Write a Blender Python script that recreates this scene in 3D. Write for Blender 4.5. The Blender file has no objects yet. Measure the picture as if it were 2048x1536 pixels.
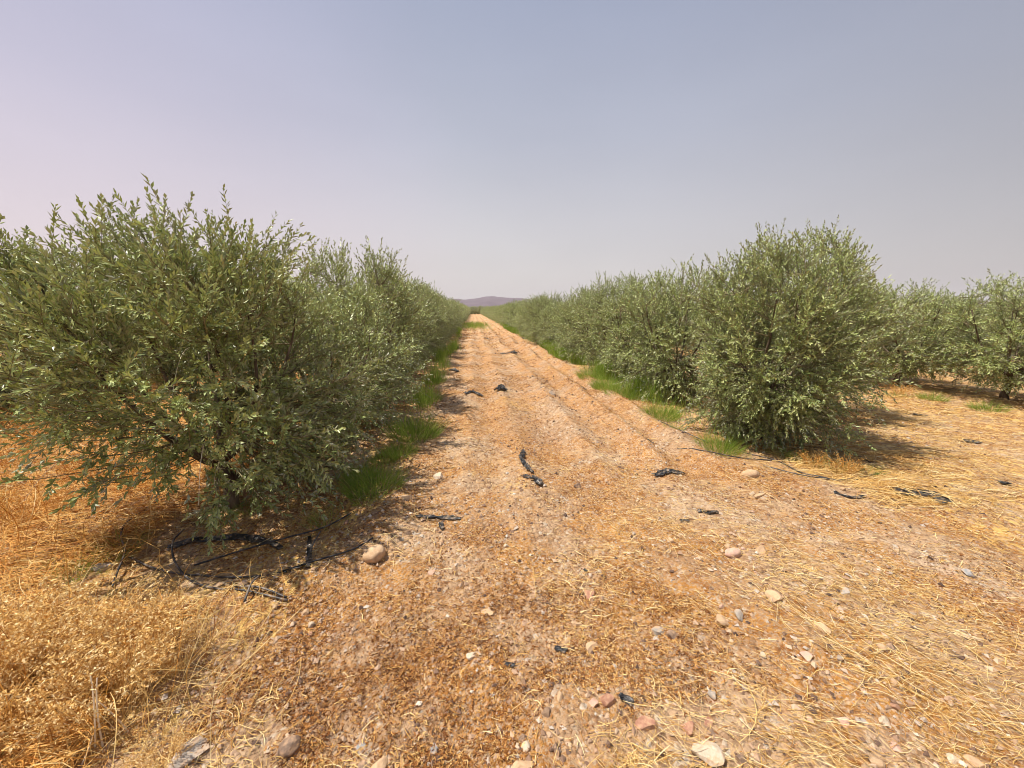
import bpy, math, random
import numpy as np
C = bpy.context.scene.collection
R_ = math.radians
# ------------------------------------------------------------------ camera
CAMZ = 1.55
PITCH, YAW = R_(10.924), R_(5.738)
cd = bpy.data.cameras.new('camera'); cam = bpy.data.objects.new('camera', cd); C.objects.link(cam)
cam.location = (0, 0, CAMZ)
cam.rotation_euler = (math.pi/2 - PITCH, 0, -YAW)
cd.sensor_width = 36; cd.lens = 772/2048*36
cd.clip_start = 0.05; cd.clip_end = 20000
bpy.context.scene.camera = cam
# ------------------------------------------------------------------ sky and sun
SUN_EL, SUN_AZ = R_(65), R_(-84)         # azimuth from +Y, clockwise positive
sdir = np.array([math.sin(SUN_AZ)*math.cos(SUN_EL), math.cos(SUN_AZ)*math.cos(SUN_EL), math.sin(SUN_EL)])
w = bpy.data.worlds.new('World'); bpy.context.scene.world = w; w.use_nodes = True
nt = w.node_tree; nt.nodes.clear()
def N(nt, t, **k):
    n = nt.nodes.new(t)
    for a, b in k.items(): setattr(n, a, b)
    return n
L = lambda nt, a, b: nt.links.new(a, b)
out = N(nt, 'ShaderNodeOutputWorld'); bg = N(nt, 'ShaderNodeBackground'); L(nt, bg.outputs[0], out.inputs[0])
sky = N(nt, 'ShaderNodeTexSky', sky_type='NISHITA'); sky.sun_disc = False
sky.sun_elevation = SUN_EL; sky.sun_rotation = SUN_AZ % (2*math.pi)
sky.air_density = 1.0; sky.dust_density = 5.0; sky.ozone_density = 3.0
geo = N(nt, 'ShaderNodeTexCoord'); sep = N(nt, 'ShaderNodeSeparateXYZ'); L(nt, geo.outputs['Generated'], sep.inputs[0])
ramp = N(nt, 'ShaderNodeValToRGB'); L(nt, sep.outputs['Z'], ramp.inputs[0])
cr = ramp.color_ramp
stops = [(0.0, (.62, .57, .56)), (.08, (.62, .58, .58)), (.2, (.545, .525, .56)), (.36, (.435, .445, .53)), (.6, (.31, .345, .475)), (1.0, (.22, .28, .44))]
while len(cr.elements) < len(stops): cr.elements.new(.5)
for e, (p, c) in zip(cr.elements, stops): e.position = p; e.color = (*c, 1)
dot = N(nt, 'ShaderNodeVectorMath', operation='DOT_PRODUCT'); L(nt, geo.outputs['Generated'], dot.inputs[0])
dot.inputs[1].default_value = (-0.90, 0.43, 0.0)
glow = N(nt, 'ShaderNodeMapRange'); L(nt, dot.outputs['Value'], glow.inputs[0])
glow.inputs[1].default_value = -0.7; glow.inputs[2].default_value = .9; glow.inputs[3].default_value = 0; glow.inputs[4].default_value = 1
gr = N(nt, 'ShaderNodeValToRGB'); L(nt, glow.outputs[0], gr.inputs[0])
gs = [(0, (6.1, 6.15, 6.1)), (.45, (8.1, 8.2, 8.05)), (.7, (8.6, 8.65, 8.4)), (1.0, (9.8, 8.95, 9.2))]
while len(gr.color_ramp.elements) < 4: gr.color_ramp.elements.new(.5)
for e, (p, c) in zip(gr.color_ramp.elements, gs): e.position = p; e.color = (*c, 1)
mul = N(nt, 'ShaderNodeMix', data_type='RGBA', blend_type='MULTIPLY'); mul.inputs[0].default_value = 1
L(nt, ramp.outputs[0], mul.inputs[6]); L(nt, gr.outputs[0], mul.inputs[7])
dn = N(nt, 'ShaderNodeTexNoise'); dn.inputs['Scale'].default_value = 1.6; dn.inputs['Detail'].default_value = 3; dmp = N(nt, 'ShaderNodeMapping'); dmp.inputs['Scale'].default_value = (1, 1, 2.6)
L(nt, geo.outputs['Generated'], dmp.inputs[0]); L(nt, dmp.outputs[0], dn.inputs['Vector'])
dr = N(nt, 'ShaderNodeMapRange'); L(nt, dn.outputs[0], dr.inputs[0]); dr.inputs[1].default_value = .3; dr.inputs[2].default_value = .7; dr.inputs[3].default_value = .955; dr.inputs[4].default_value = 1.045
dv = N(nt, 'ShaderNodeVectorMath', operation='SCALE'); L(nt, mul.outputs[2], dv.inputs[0]); L(nt, dr.outputs[0], dv.inputs['Scale'])
mx = N(nt, 'ShaderNodeMix', data_type='RGBA'); mx.inputs[0].default_value = .88
L(nt, sky.outputs[0], mx.inputs[6]); L(nt, dv.outputs[0], mx.inputs[7])
L(nt, mx.outputs[2], bg.inputs[0]); bg.inputs[1].default_value = 0.1
sl = bpy.data.lights.new('sun', 'SUN'); so = bpy.data.objects.new('sun', sl); C.objects.link(so)
sl.energy = 5.0; sl.angle = R_(0.6); sl.color = (1, .93, .82)
from mathutils import Vector
so.rotation_euler = Vector(sdir).to_track_quat('Z', 'Y').to_euler(); so.location = (-20, 10, 30)
vs = bpy.context.scene.view_settings
vs.view_transform = 'Standard'; vs.look = 'None'; vs.exposure = 0.5; vs.gamma = 1
bpy.context.scene.cycles.filter_width = 1.0
bpy.context.scene.cycles.max_bounces = 6
bpy.context.scene.cycles.transparent_max_bounces = 6
# ------------------------------------------------------------------ helpers
rng = np.random.default_rng(7)
_f = 772.
def _basis():
    ph, th = PITCH, YAW
    F = np.array([math.sin(th)*math.cos(ph), math.cos(th)*math.cos(ph), -math.sin(ph)])
    Rr = np.array([math.cos(th), -math.sin(th), 0]); return F, Rr, np.cross(Rr, F)
FW, RT, UP = _basis()
def at(px, py, z=0.):
    """survey point: where a spot of the photograph lies on the ground plane"""
    d = FW*_f + RT*(px-1024) + UP*(768-py); t = (z-CAMZ)/d[2]
    return float(t*d[0]), float(t*d[1])
def pxsize(px, py):
    x, y = at(px, py); v = np.array([x, y, -CAMZ]); return float(v @ FW)/_f
def _hash(ix, iy, s):
    h = (ix.astype(np.int64)*374761393 + iy.astype(np.int64)*668265263 + s*982451653) & 0xffffffff
    h = ((h ^ (h >> 13))*1274126177) & 0xffffffff
    return ((h ^ (h >> 16)) & 0xffff)/65535.
def vn(x, y, s=0):
    ix, iy = np.floor(x), np.floor(y); fx, fy = x-ix, y-iy
    fx = fx*fx*(3-2*fx); fy = fy*fy*(3-2*fy)
    a, b, c, d = _hash(ix, iy, s), _hash(ix+1, iy, s), _hash(ix, iy+1, s), _hash(ix+1, iy+1, s)
    return (a*(1-fx)+b*fx)*(1-fy)+(c*(1-fx)+d*fx)*fy
def fbm(x, y, s=0, o=4):
    v = 0; a = .5; t = 0
    for i in range(o):
        v = v+a*vn(x, y, s+i*17); t += a; a *= .5; x = x*2.03+5.1; y = y*2.03+1.7
    return v/t
def sstep(x, a, b):
    t = np.clip((x-a)/(b-a), 0, 1); return t*t*(3-2*t)
def height(x, y):
    x = np.asarray(x, float); y = np.asarray(y, float)
    d = np.hypot(x, y)
    fade = np.exp(-d/30.)
    h = (fbm(x*.55, y*.55, 1, 3)-.5)*.16
    h = h+(fbm(x*2.6, y*2.6, 5, 3)-.5)*.075*fade
    h = h+(fbm(x*9, y*9, 9, 3)-.5)*.042*np.exp(-d/12.)
    h = h+(fbm(x*30, y*30, 12, 2)-.5)*.018*np.exp(-d/6.)
    # furrows left by wheels along the track
    on = sstep(y, 2.2, 4.5)*(1-sstep(y, 100, 120))
    wob = (fbm(x*0+3.3, y*.35, 31, 2)-.5)*.25
    for cx, wd, am in ((1.32, .10, .070), (1.98, .11, .08), (.55, .11, .05), (-.05, .10, .045), (2.5, .12, .07), (1.65, .12, -.05), (2.22, .1, -.04), (.95, .18, -.045), (.25, .1, -.03)):
        h = h+am*on*np.exp(-((x-cx-wob)/wd)**2)*(.6+.8*vn(x*2, y*1.7, 40))
    # drip basin and its little bank round the first tree on the left
    r = np.hypot((x+1.75)/1.0, (y-2.75)/.75)
    h = h-.07*np.exp(-(r/.9)**2)+.055*np.exp(-((r-1.15)/.2)**2)
    r = np.hypot((x-3.75), (y-3.9)/.8)
    h = h-.05*np.exp(-(r/.8)**2)+.03*np.exp(-((r-1.3)/.25)**2)
    # left field is a little rough
    h = h+sstep(-x, 1.2, 2.6)*(fbm(x*1.7, y*1.7, 77, 3)-.35)*.16*fade
    # far end of the lane rises gently
    return h
def mesh(name, V, F, mats=(), mi=None, smooth=False, attrs=None):
    me = bpy.data.meshes.new(name)
    V = np.asarray(V, np.float32).reshape(-1, 3)
    if isinstance(F, np.ndarray):
        n, k = F.shape
        me.vertices.add(len(V)); me.vertices.foreach_set('co', V.ravel())
        me.loops.add(n*k); me.loops.foreach_set('vertex_index', F.astype(np.int32).ravel())
        me.polygons.add(n); me.polygons.foreach_set('loop_start', np.arange(0, n*k, k, dtype=np.int32))
        me.polygons.foreach_set('loop_total', np.full(n, k, np.int32))
    else:
        me.from_pydata(V.tolist(), [], F)
    for m in mats: me.materials.append(m)
    if mi is not None: me.polygons.foreach_set('material_index', np.asarray(mi, np.int32))
    me.polygons.foreach_set('use_smooth', np.full(len(me.polygons), smooth))
    if attrs:
        for k2, v in attrs.items():
            a = me.attributes.new(k2, 'FLOAT', 'FACE'); a.data.foreach_set('value', np.asarray(v, np.float32))
    me.update(calc_edges=True); return me
def obj(name, me, parent=None, loc=None):
    o = bpy.data.objects.new(name, me); C.objects.link(o)
    if parent: o.parent = parent
    if loc is not None: o.location = loc
    return o
def tag(o, label=None, cat=None, group=None, kind=None):
    for k, v in (('label', label), ('category', cat), ('group', group), ('kind', kind)):
        if v: o[k] = v
    return o
def thing(name, label, cat, loc, rz=0, group=None):
    o = obj(name, None, loc=loc); o.rotation_euler = (0, 0, rz); o.empty_display_size = .1
    return tag(o, label, cat, group)
def tubes(polys, radii, sides=5):
    """polys: list of (n,3) arrays, radii: list of (n,) -> verts, quads"""
    V, F = [], []; off = 0
    for P, r in zip(polys, radii):
        P = np.asarray(P, float); n = len(P); r = np.broadcast_to(r, n)
        T = np.gradient(P, axis=0); T /= np.linalg.norm(T, axis=1)[:, None]+1e-9
        ref = np.array([.31, .17, .93]) if abs(T[0][2]) < .9 else np.array([1., .1, 0])
        A = np.cross(T, ref); A /= np.linalg.norm(A, axis=1)[:, None]+1e-9; B = np.cross(T, A)
        an = np.arange(sides)*2*math.pi/sides
        ring = P[:, None]+r[:, None, None]*(A[:, None]*np.cos(an)[None, :, None]+B[:, None]*np.sin(an)[None, :, None])
        V.append(ring.reshape(-1, 3))
        i = np.arange(n-1)[:, None]*sides; j = np.arange(sides)[None]; j2 = (j+1) % sides
        F.append(np.stack([i+j, i+j2, i+sides+j2, i+sides+j], -1).reshape(-1, 4)+off)
        V.append(P[[0, -1]]); c0 = off+n*sides
        jj = np.arange(0, sides); k2 = (jj+1) % sides
        F.append(np.stack([np.full(sides, c0), k2+off, jj+off, np.full(sides, c0)], -1)[:, :4])
        e = off+(n-1)*sides
        F.append(np.stack([np.full(sides, c0+1), jj+e, k2+e, np.full(sides, c0+1)], -1))
        off += n*sides+2
    return np.concatenate(V), [tuple(dict.fromkeys(f)) for f in np.concatenate(F).tolist()]
def bez(a, b, c, n):
    t = np.linspace(0, 1, n)[:, None]; return (1-t)**2*a+2*t*(1-t)*b+t*t*c
def norm(v): return v/(np.linalg.norm(v, axis=-1, keepdims=True)+1e-9)
# ------------------------------------------------------------------ materials
def mat(name, rough=.8, spec=.3):
    m = bpy.data.materials.new(name); m.use_nodes = True; t = m.node_tree
    b = t.nodes['Principled BSDF']; b.inputs['Roughness'].default_value = rough; b.inputs['Specular IOR Level'].default_value = spec
    return m, t, b
def ramp_of(t, src, stops):
    r = N(t, 'ShaderNodeValToRGB'); L(t, src, r.inputs[0])
    while len(r.color_ramp.elements) < len(stops): r.color_ramp.elements.new(.5)
    for e, (p, c) in zip(r.color_ramp.elements, stops): e.position = p; e.color = (*c, 1)
    return r
def attr_mat(name, stops, rough=.7, spec=.3, transl=0, back=None, tcol=None):
    m, t, b = mat(name, rough, spec)
    a = N(t, 'ShaderNodeAttribute', attribute_name='rnd'); r = ramp_of(t, a.outputs['Fac'], stops)
    col = r.outputs[0]
    if back:
        g = N(t, 'ShaderNodeNewGeometry'); r2 = ramp_of(t, a.outputs['Fac'], back)
        mxx = N(t, 'ShaderNodeMix', data_type='RGBA'); L(t, g.outputs['Backfacing'], mxx.inputs[0])
        L(t, col, mxx.inputs[6]); L(t, r2.outputs[0], mxx.inputs[7]); col = mxx.outputs[2]
    L(t, col, b.inputs['Base Color'])
    if transl:
        tr = N(t, 'ShaderNodeBsdfTranslucent'); ms = N(t, 'ShaderNodeMixShader'); ms.inputs[0].default_value = transl
        if tcol: tr.inputs[0].default_value = (*tcol, 1)
        else: L(t, col, tr.inputs[0])
        L(t, b.outputs[0], ms.inputs[1]); L(t, tr.outputs[0], ms.inputs[2]); L(t, ms.outputs[0], t.nodes['Material Output'].inputs[0])
    return m
M_leaf = attr_mat('olive_leaf', [(0, (.080, .125, .032)), (.4, (.27, .335, .105)), (.75, (.52, .575, .24)), (.97, (.56, .56, .26)), (1, (.45, .34, .10))],
                  .42, .5, .16, [(0, (.28, .29, .19)), (1, (.40, .40, .27))], (.34, .36, .07))
M_twig = attr_mat('olive_twig', [(0, (.12, .095, .055)), (.5, (.19, .16, .09)), (1, (.30, .26, .15))], .85, .2)
M_straw = attr_mat('dry_straw', [(0, (.34, .15, .03)), (.3, (.54, .32, .09)), (.65, (.72, .50, .19)), (1, (.82, .68, .38))], .6, .3, .12)
M_chaff = attr_mat('dry_chaff', [(0, (.09, .030, .010)), (.22, (.24, .085, .022)), (.45, (.44, .20, .055)), (.68, (.62, .36, .12)), (.86, (.76, .55, .25)), (1, (.84, .70, .44))], .8, .2, .13)
M_field = attr_mat('field_straw', [(0, (.420, .160, .025)), (.4, (.622, .302, .059)), (.8, (.722, .437, .126)), (1, (.773, .605, .277))], .6, .3, .2)
M_weed = attr_mat('weed_dry', [(0, (.30, .13, .035)), (.3, (.60, .34, .10)), (.6, (.82, .57, .22)), (1, (.90, .76, .46))], .75, .25, .25)
M_grass = attr_mat('grass_green', [(0, (.14, .23, .03)), (.5, (.25, .37, .045)), (.82, (.38, .46, .08)), (1, (.62, .52, .20))], .5, .35, .4)
M_bare = attr_mat('bare_stalk', [(0, (.70, .58, .40)), (1, (.85, .78, .62))], .7, .3)
def bark_mat():
    m, t, b = mat('olive_bark', .9, .2); tc = N(t, 'ShaderNodeTexCoord'); n = N(t, 'ShaderNodeTexNoise'); n.inputs['Scale'].default_value = 22; n.inputs['Detail'].default_value = 6
    mp = N(t, 'ShaderNodeMapping'); mp.inputs['Scale'].default_value = (1, 1, .25); L(t, tc.outputs['Object'], mp.inputs[0]); L(t, mp.outputs[0], n.inputs['Vector'])
    r = ramp_of(t, n.outputs[0], [(.3, (.045, .032, .022)), (.5, (.13, .095, .065)), (.7, (.24, .19, .14))]); L(t, r.outputs[0], b.inputs[0])
    bp = N(t, 'ShaderNodeBump'); bp.inputs['Strength'].default_value = .8; bp.inputs['Distance'].default_value = .01; L(t, n.outputs[0], bp.inputs['Height']); L(t, bp.outputs[0], b.inputs['Normal'])
    return m
M_bark = bark_mat()
def soil_mat(name, straw_amt):
    m, t, b = mat(name, .95, .12)
    tc = N(t, 'ShaderNodeTexCoord')
    def noise(s, det=5, rough=.6, sc=None):
        n = N(t, 'ShaderNodeTexNoise'); n.inputs['Scale'].default_value = s; n.inputs['Detail'].default_value = det; n.inputs['Roughness'].default_value = rough
        if sc:
            mp = N(t, 'ShaderNodeMapping'); mp.inputs['Scale'].default_value = sc; L(t, tc.outputs['Object'], mp.inputs[0]); L(t, mp.outputs[0], n.inputs['Vector'])
        else: L(t, tc.outputs['Object'], n.inputs['Vector'])
        return n
    def mix(f, a, bb, blend='MIX'):
        k = N(t, 'ShaderNodeMix', data_type='RGBA', blend_type=blend)
        if isinstance(f, float): k.inputs[0].default_value = f
        else: L(t, f, k.inputs[0])
        for s, v in ((6, a), (7, bb)):
            if isinstance(v, tuple): k.inputs[s].default_value = (*v, 1)
            else: L(t, v, k.inputs[s])
        return k.outputs[2]
    big = noise(.8, 6); soil = ramp_of(t, big.outputs[0], [(.3, (.44, .27, .155)), (.5, (.57, .385, .235)), (.7, (.68, .50, .345))])
    mid = noise(14, 8, .7); crumb = ramp_of(t, mid.outputs[0], [(.34, (.42, .34, .28)), (.47, (.88, .86, .84)), (.7, (1.12, 1.12, 1.1))])
    c = mix(1.0, soil.outputs[0], crumb.outputs[0], 'MULTIPLY')
    # pebbles
    vo = N(t, 'ShaderNodeTexVoronoi'); vo.inputs['Scale'].default_value = 42; L(t, tc.outputs['Object'], vo.inputs['Vector'])
    sc = N(t, 'ShaderNodeSeparateColor'); L(t, vo.outputs['Color'], sc.inputs[0])
    pc = ramp_of(t, sc.outputs[0], [(0, (.218, .118, .067)), (.4, (.462, .302, .176)), (.8, (.571, .437, .302)), (1, (.672, .605, .504))])
    pm = N(t, 'ShaderNodeMath', operation='GREATER_THAN'); L(t, sc.outputs[1], pm.inputs[0]); pm.inputs[1].default_value = .62
    c = mix(pm.outputs[0], c, mix(.7, c, pc.outputs[0]))
    # rust-brown chaff rubbed into the soil
    ch = noise(1.3, 5, .65); chr_ = ramp_of(t, ch.outputs[0], [(.42, (0, 0, 0)), (.54, (1, 1, 1))])
    fine = noise(60, 4, .7); fr = ramp_of(t, fine.outputs[0], [(.42, (0, 0, 0)), (.56, (1, 1, 1))])
    f1 = N(t, 'ShaderNodeMath', operation='MULTIPLY'); L(t, chr_.outputs[0], f1.inputs[0]); L(t, fr.outputs[0], f1.inputs[1])
    chc = ramp_of(t, mid.outputs[0], [(.35, (.28, .10, .025)), (.6, (.55, .27, .07))])
    c = mix(f1.outputs[0], c, chc.outputs[0])
    # straw-coloured streaks
    st = noise(26, 5, .7, (1, .35, 1)); sr = ramp_of(t, st.outputs[0], [(.5, (0, 0, 0)), (.62, (1, 1, 1))])
    sp = noise(.45, 4, .6, ); spr = ramp_of(t, sp.outputs[0], [(.62-straw_amt*.35, (0, 0, 0)), (.80-straw_amt*.35, (1, 1, 1))])
    f2 = N(t, 'ShaderNodeMath', operation='MULTIPLY'); L(t, sr.outputs[0], f2.inputs[0]); L(t, spr.outputs[0], f2.inputs[1])
    c = mix(f2.outputs[0], c, (.78, .52, .17))
    L(t, c, b.inputs['Base Color'])
    ad = N(t, 'ShaderNodeMath', operation='ADD'); L(t, mid.outputs[0], ad.inputs[0]); L(t, fine.outputs[0], ad.inputs[1])
    ad2 = N(t, 'ShaderNodeMath', operation='MULTIPLY_ADD'); L(t, vo.outputs['Distance'], ad2.inputs[0]); ad2.inputs[1].default_value = -.7; L(t, ad.outputs[0], ad2.inputs[2])
    bp = N(t, 'ShaderNodeBump'); bp.inputs['Strength'].default_value = .9; bp.inputs['Distance'].default_value = .03
    L(t, ad2.outputs[0], bp.inputs['Height']); L(t, bp.outputs[0], b.inputs['Normal'])
    return m
M_track = soil_mat('track_soil', .25); M_ground = soil_mat('field_soil', .9)
def stone_mat(name, lo, hi, sc=18):
    m, t, b = mat(name, .85, .3); tc = N(t, 'ShaderNodeTexCoord'); n = N(t, 'ShaderNodeTexNoise'); n.inputs['Scale'].default_value = sc; n.inputs['Detail'].default_value = 9; n.inputs['Roughness'].default_value = .65
    L(t, tc.outputs['Object'], n.inputs['Vector']); r = ramp_of(t, n.outputs[0], [(.35, lo), (.62, hi)]); L(t, r.outputs[0], b.inputs[0])
    nd = N(t, 'ShaderNodeTexNoise'); nd.inputs['Scale'].default_value = 30; nd.inputs['Detail'].default_value = 7; nd.inputs['Roughness'].default_value = .7; L(t, tc.outputs['Object'], nd.inputs['Vector'])
    rd = ramp_of(t, nd.outputs[0], [(.45, (0, 0, 0)), (.62, (.75, .75, .75))]); md = N(t, 'ShaderNodeMix', data_type='RGBA'); L(t, rd.outputs[0], md.inputs[0]); L(t, r.outputs[0], md.inputs[6]); md.inputs[7].default_value = (.50, .31, .17, 1); L(t, md.outputs[2], b.inputs[0])
    n2 = N(t, 'ShaderNodeTexNoise'); n2.inputs['Scale'].default_value = 90; n2.inputs['Detail'].default_value = 4; L(t, tc.outputs['Object'], n2.inputs['Vector'])
    bp = N(t, 'ShaderNodeBump'); bp.inputs['Strength'].default_value = .6; bp.inputs['Distance'].default_value = .004; L(t, n2.outputs[0], bp.inputs['Height']); L(t, bp.outputs[0], b.inputs['Normal'])
    return m
SM = dict(tan=stone_mat('tan_stone', (.42, .27, .15), (.62, .44, .28)), white=stone_mat('pale_limestone', (.40, .31, .21), (.72, .63, .50)),
          red=stone_mat('reddish_stone', (.26, .12, .075), (.48, .27, .18)), grey=stone_mat('grey_stone', (.24, .21, .18), (.46, .41, .35)),
          brown=stone_mat('brown_stone', (.13, .08, .055), (.30, .21, .15)), pink=stone_mat('pink_stone', (.45, .27, .20), (.64, .44, .35)),
          slate=stone_mat('blue_grey_stone', (.20, .20, .20), (.38, .37, .36)))
M_peb = attr_mat('pebble', [(0, (.08, .05, .04)), (.2, (.20, .12, .08)), (.4, (.36, .23, .145)), (.8, (.52, .37, .25)), (.96, (.44, .38, .32)), (1, (.66, .57, .46))], .85, .3)
def film_mat():
    m, t, b = mat('black_film', .42, .5); tc = N(t, 'ShaderNodeTexCoord'); n = N(t, 'ShaderNodeTexNoise'); n.inputs['Scale'].default_value = 25; n.inputs['Detail'].default_value = 5
    L(t, tc.outputs['Object'], n.inputs['Vector']); r = ramp_of(t, n.outputs[0], [(.42, (.012, .012, .014)), (.55, (.045, .042, .040)), (.68, (.24, .17, .11))]); L(t, r.outputs[0], b.inputs[0]); return m
M_film = film_mat()
def hose_mat():
    m, t, b = mat('hose_plastic', .5, .45); tc = N(t, 'ShaderNodeTexCoord'); n = N(t, 'ShaderNodeTexNoise'); n.inputs['Scale'].default_value = 14; n.inputs['Detail'].default_value = 6
    L(t, tc.outputs['Object'], n.inputs['Vector']); r = ramp_of(t, n.outputs[0], [(.4, (.020, .018, .019)), (.55, (.075, .064, .058)), (.7, (.26, .20, .15))]); L(t, r.outputs[0], b.inputs[0]); return m
M_hose = hose_mat()
m_, t_, b_ = mat('olive_fruit', .3, .5); b_.inputs[0].default_value = (.13, .19, .04, 1); M_fruit = m_
m_, t_, b_ = mat('hazed_hill_rock', .95, .1); tc_ = N(t_, 'ShaderNodeTexCoord'); n_ = N(t_, 'ShaderNodeTexNoise'); n_.inputs['Scale'].default_value = .012; n_.inputs['Detail'].default_value = 8
L(t_, tc_.outputs['Object'], n_.inputs['Vector']); r_ = ramp_of(t_, n_.outputs[0], [(.35, (.085, .060, .075)), (.65, (.13, .095, .11))]); L(t_, r_.outputs[0], b_.inputs[0]); M_hill = m_  # rock colour with the bluish purple of distance haze put into it
# ------------------------------------------------------------------ ground and track
def stretched(segs):
    a = [segs[0][0]]
    for lo, hi, n, p in segs:
        t = np.linspace(0, 1, n+1)[1:]; a += list(lo+(hi-lo)*t**p)
    return np.array(a)
gx = np.concatenate([-stretched([(3, 10, 90, 1.3), (10, 60, 60, 1.6), (60, 6000, 26, 2.5)])[::-1], np.linspace(-3, 5, 360)[1:-1], stretched([(5, 12, 90, 1.2), (12, 60, 55, 1.6), (60, 6000, 26, 2.5)])])
gy = np.concatenate([-stretched([(0, 20, 14, 2), (20, 3000, 10, 2)])[::-1][:-1], np.linspace(0, .6, 8)[:-1], np.linspace(.6, 4.2, 170)[:-1], stretched([(4.2, 12, 170, 1.3), (12, 140, 230, 1.5), (140, 6000, 40, 2.5)])])
X, Y = np.meshgrid(gx, gy); Z = height(X, Y)
nx, ny = len(gx), len(gy); idx = np.arange(nx*ny).reshape(ny, nx)
Fq = np.stack([idx[:-1, :-1], idx[:-1, 1:], idx[1:, 1:], idx[1:, :-1]], -1).reshape(-1, 4)
cxm = (X[:-1, :-1]+X[1:, 1:]).ravel()/2; cym = (Y[:-1, :-1]+Y[1:, 1:]).ravel()/2
edge = (fbm(cxm*2, cym*2, 3, 3)-.5)*.5
istrack = (cxm > -.75+edge-.5*(1-sstep(cym, .5, 4))) & (cxm < 2.75+edge+1.2*(1-sstep(cym, 0, 5.5))) & (cym < 128) & (cym > -8)
V0 = np.stack([X, Y, Z], -1).reshape(-1, 3)
def sub(F):
    u, inv = np.unique(F, return_inverse=True); return V0[u], inv.reshape(F.shape)
v, f = sub(Fq[~istrack]); o = obj('ground', mesh('ground', v, f, [M_ground], smooth=True)); o['kind'] = 'structure'
v, f = sub(Fq[istrack]); o = obj('dirt_track', mesh('dirt_track', v, f, [M_track], smooth=True)); o['kind'] = 'structure'
# hills
az = np.linspace(-1.25, 1.35, 260); rr = np.linspace(2300, 4200, 14)
A, Rr = np.meshgrid(az, rr)
prof = 26+95*np.exp(-((A-.035)/.045)**2)*.62+58*np.exp(-((A+.045)/.035)**2)*.75+50*np.exp(-((A-.12)/.06)**2)+34*fbm(A*6, A*0, 8, 4)
k = np.sin(np.clip((Rr-2300)/1900, 0, 1)*math.pi)
Zh = prof*k**.8*(Rr/3250)*(.9+.2*fbm(A*30, Rr/300, 4, 4))-4
Xh, Yh = Rr*np.sin(A), Rr*np.cos(A); ii = np.arange(A.size).reshape(A.shape)
Fh = np.stack([ii[:-1, :-1], ii[1:, :-1], ii[1:, 1:], ii[:-1, 1:]], -1).reshape(-1, 4)
o = obj('hills', mesh('hills', np.stack([Xh, Yh, Zh], -1), Fh, [M_hill], smooth=True)); o['kind'] = 'structure'
# ------------------------------------------------------------------ olive trees
def blades(P, D, Nn, Ln, Wd, fold=None, bend=None):
    """leaf quads: base, side, tip, side.  P base, D direction, Nn normal"""
    S = norm(np.cross(D, Nn)); tip = P+D*Ln[:, None]
    if bend is not None: tip = tip+bend
    mid = P+(tip-P)*.48; l = mid-S*Wd[:, None]/2; r = mid+S*Wd[:, None]/2
    n = len(P)
    if fold is None:
        V = np.stack([P, r, tip, l], 1).reshape(-1, 3); F = np.arange(4*n).reshape(n, 4); return V, F
    up = Nn*(Wd*fold)[:, None]; l = l+up; r = r+up; b1 = P+(tip-P)*.48-Nn*(Wd*.1)[:, None]
    V = np.stack([P, r, tip, l, b1], 1).reshape(-1, 3); i = np.arange(n)[:, None]*5
    F = np.concatenate([i+np.array([[0, 1, 2, 4]]), i+np.array([[0, 4, 2, 3]])]); return V, F
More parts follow.
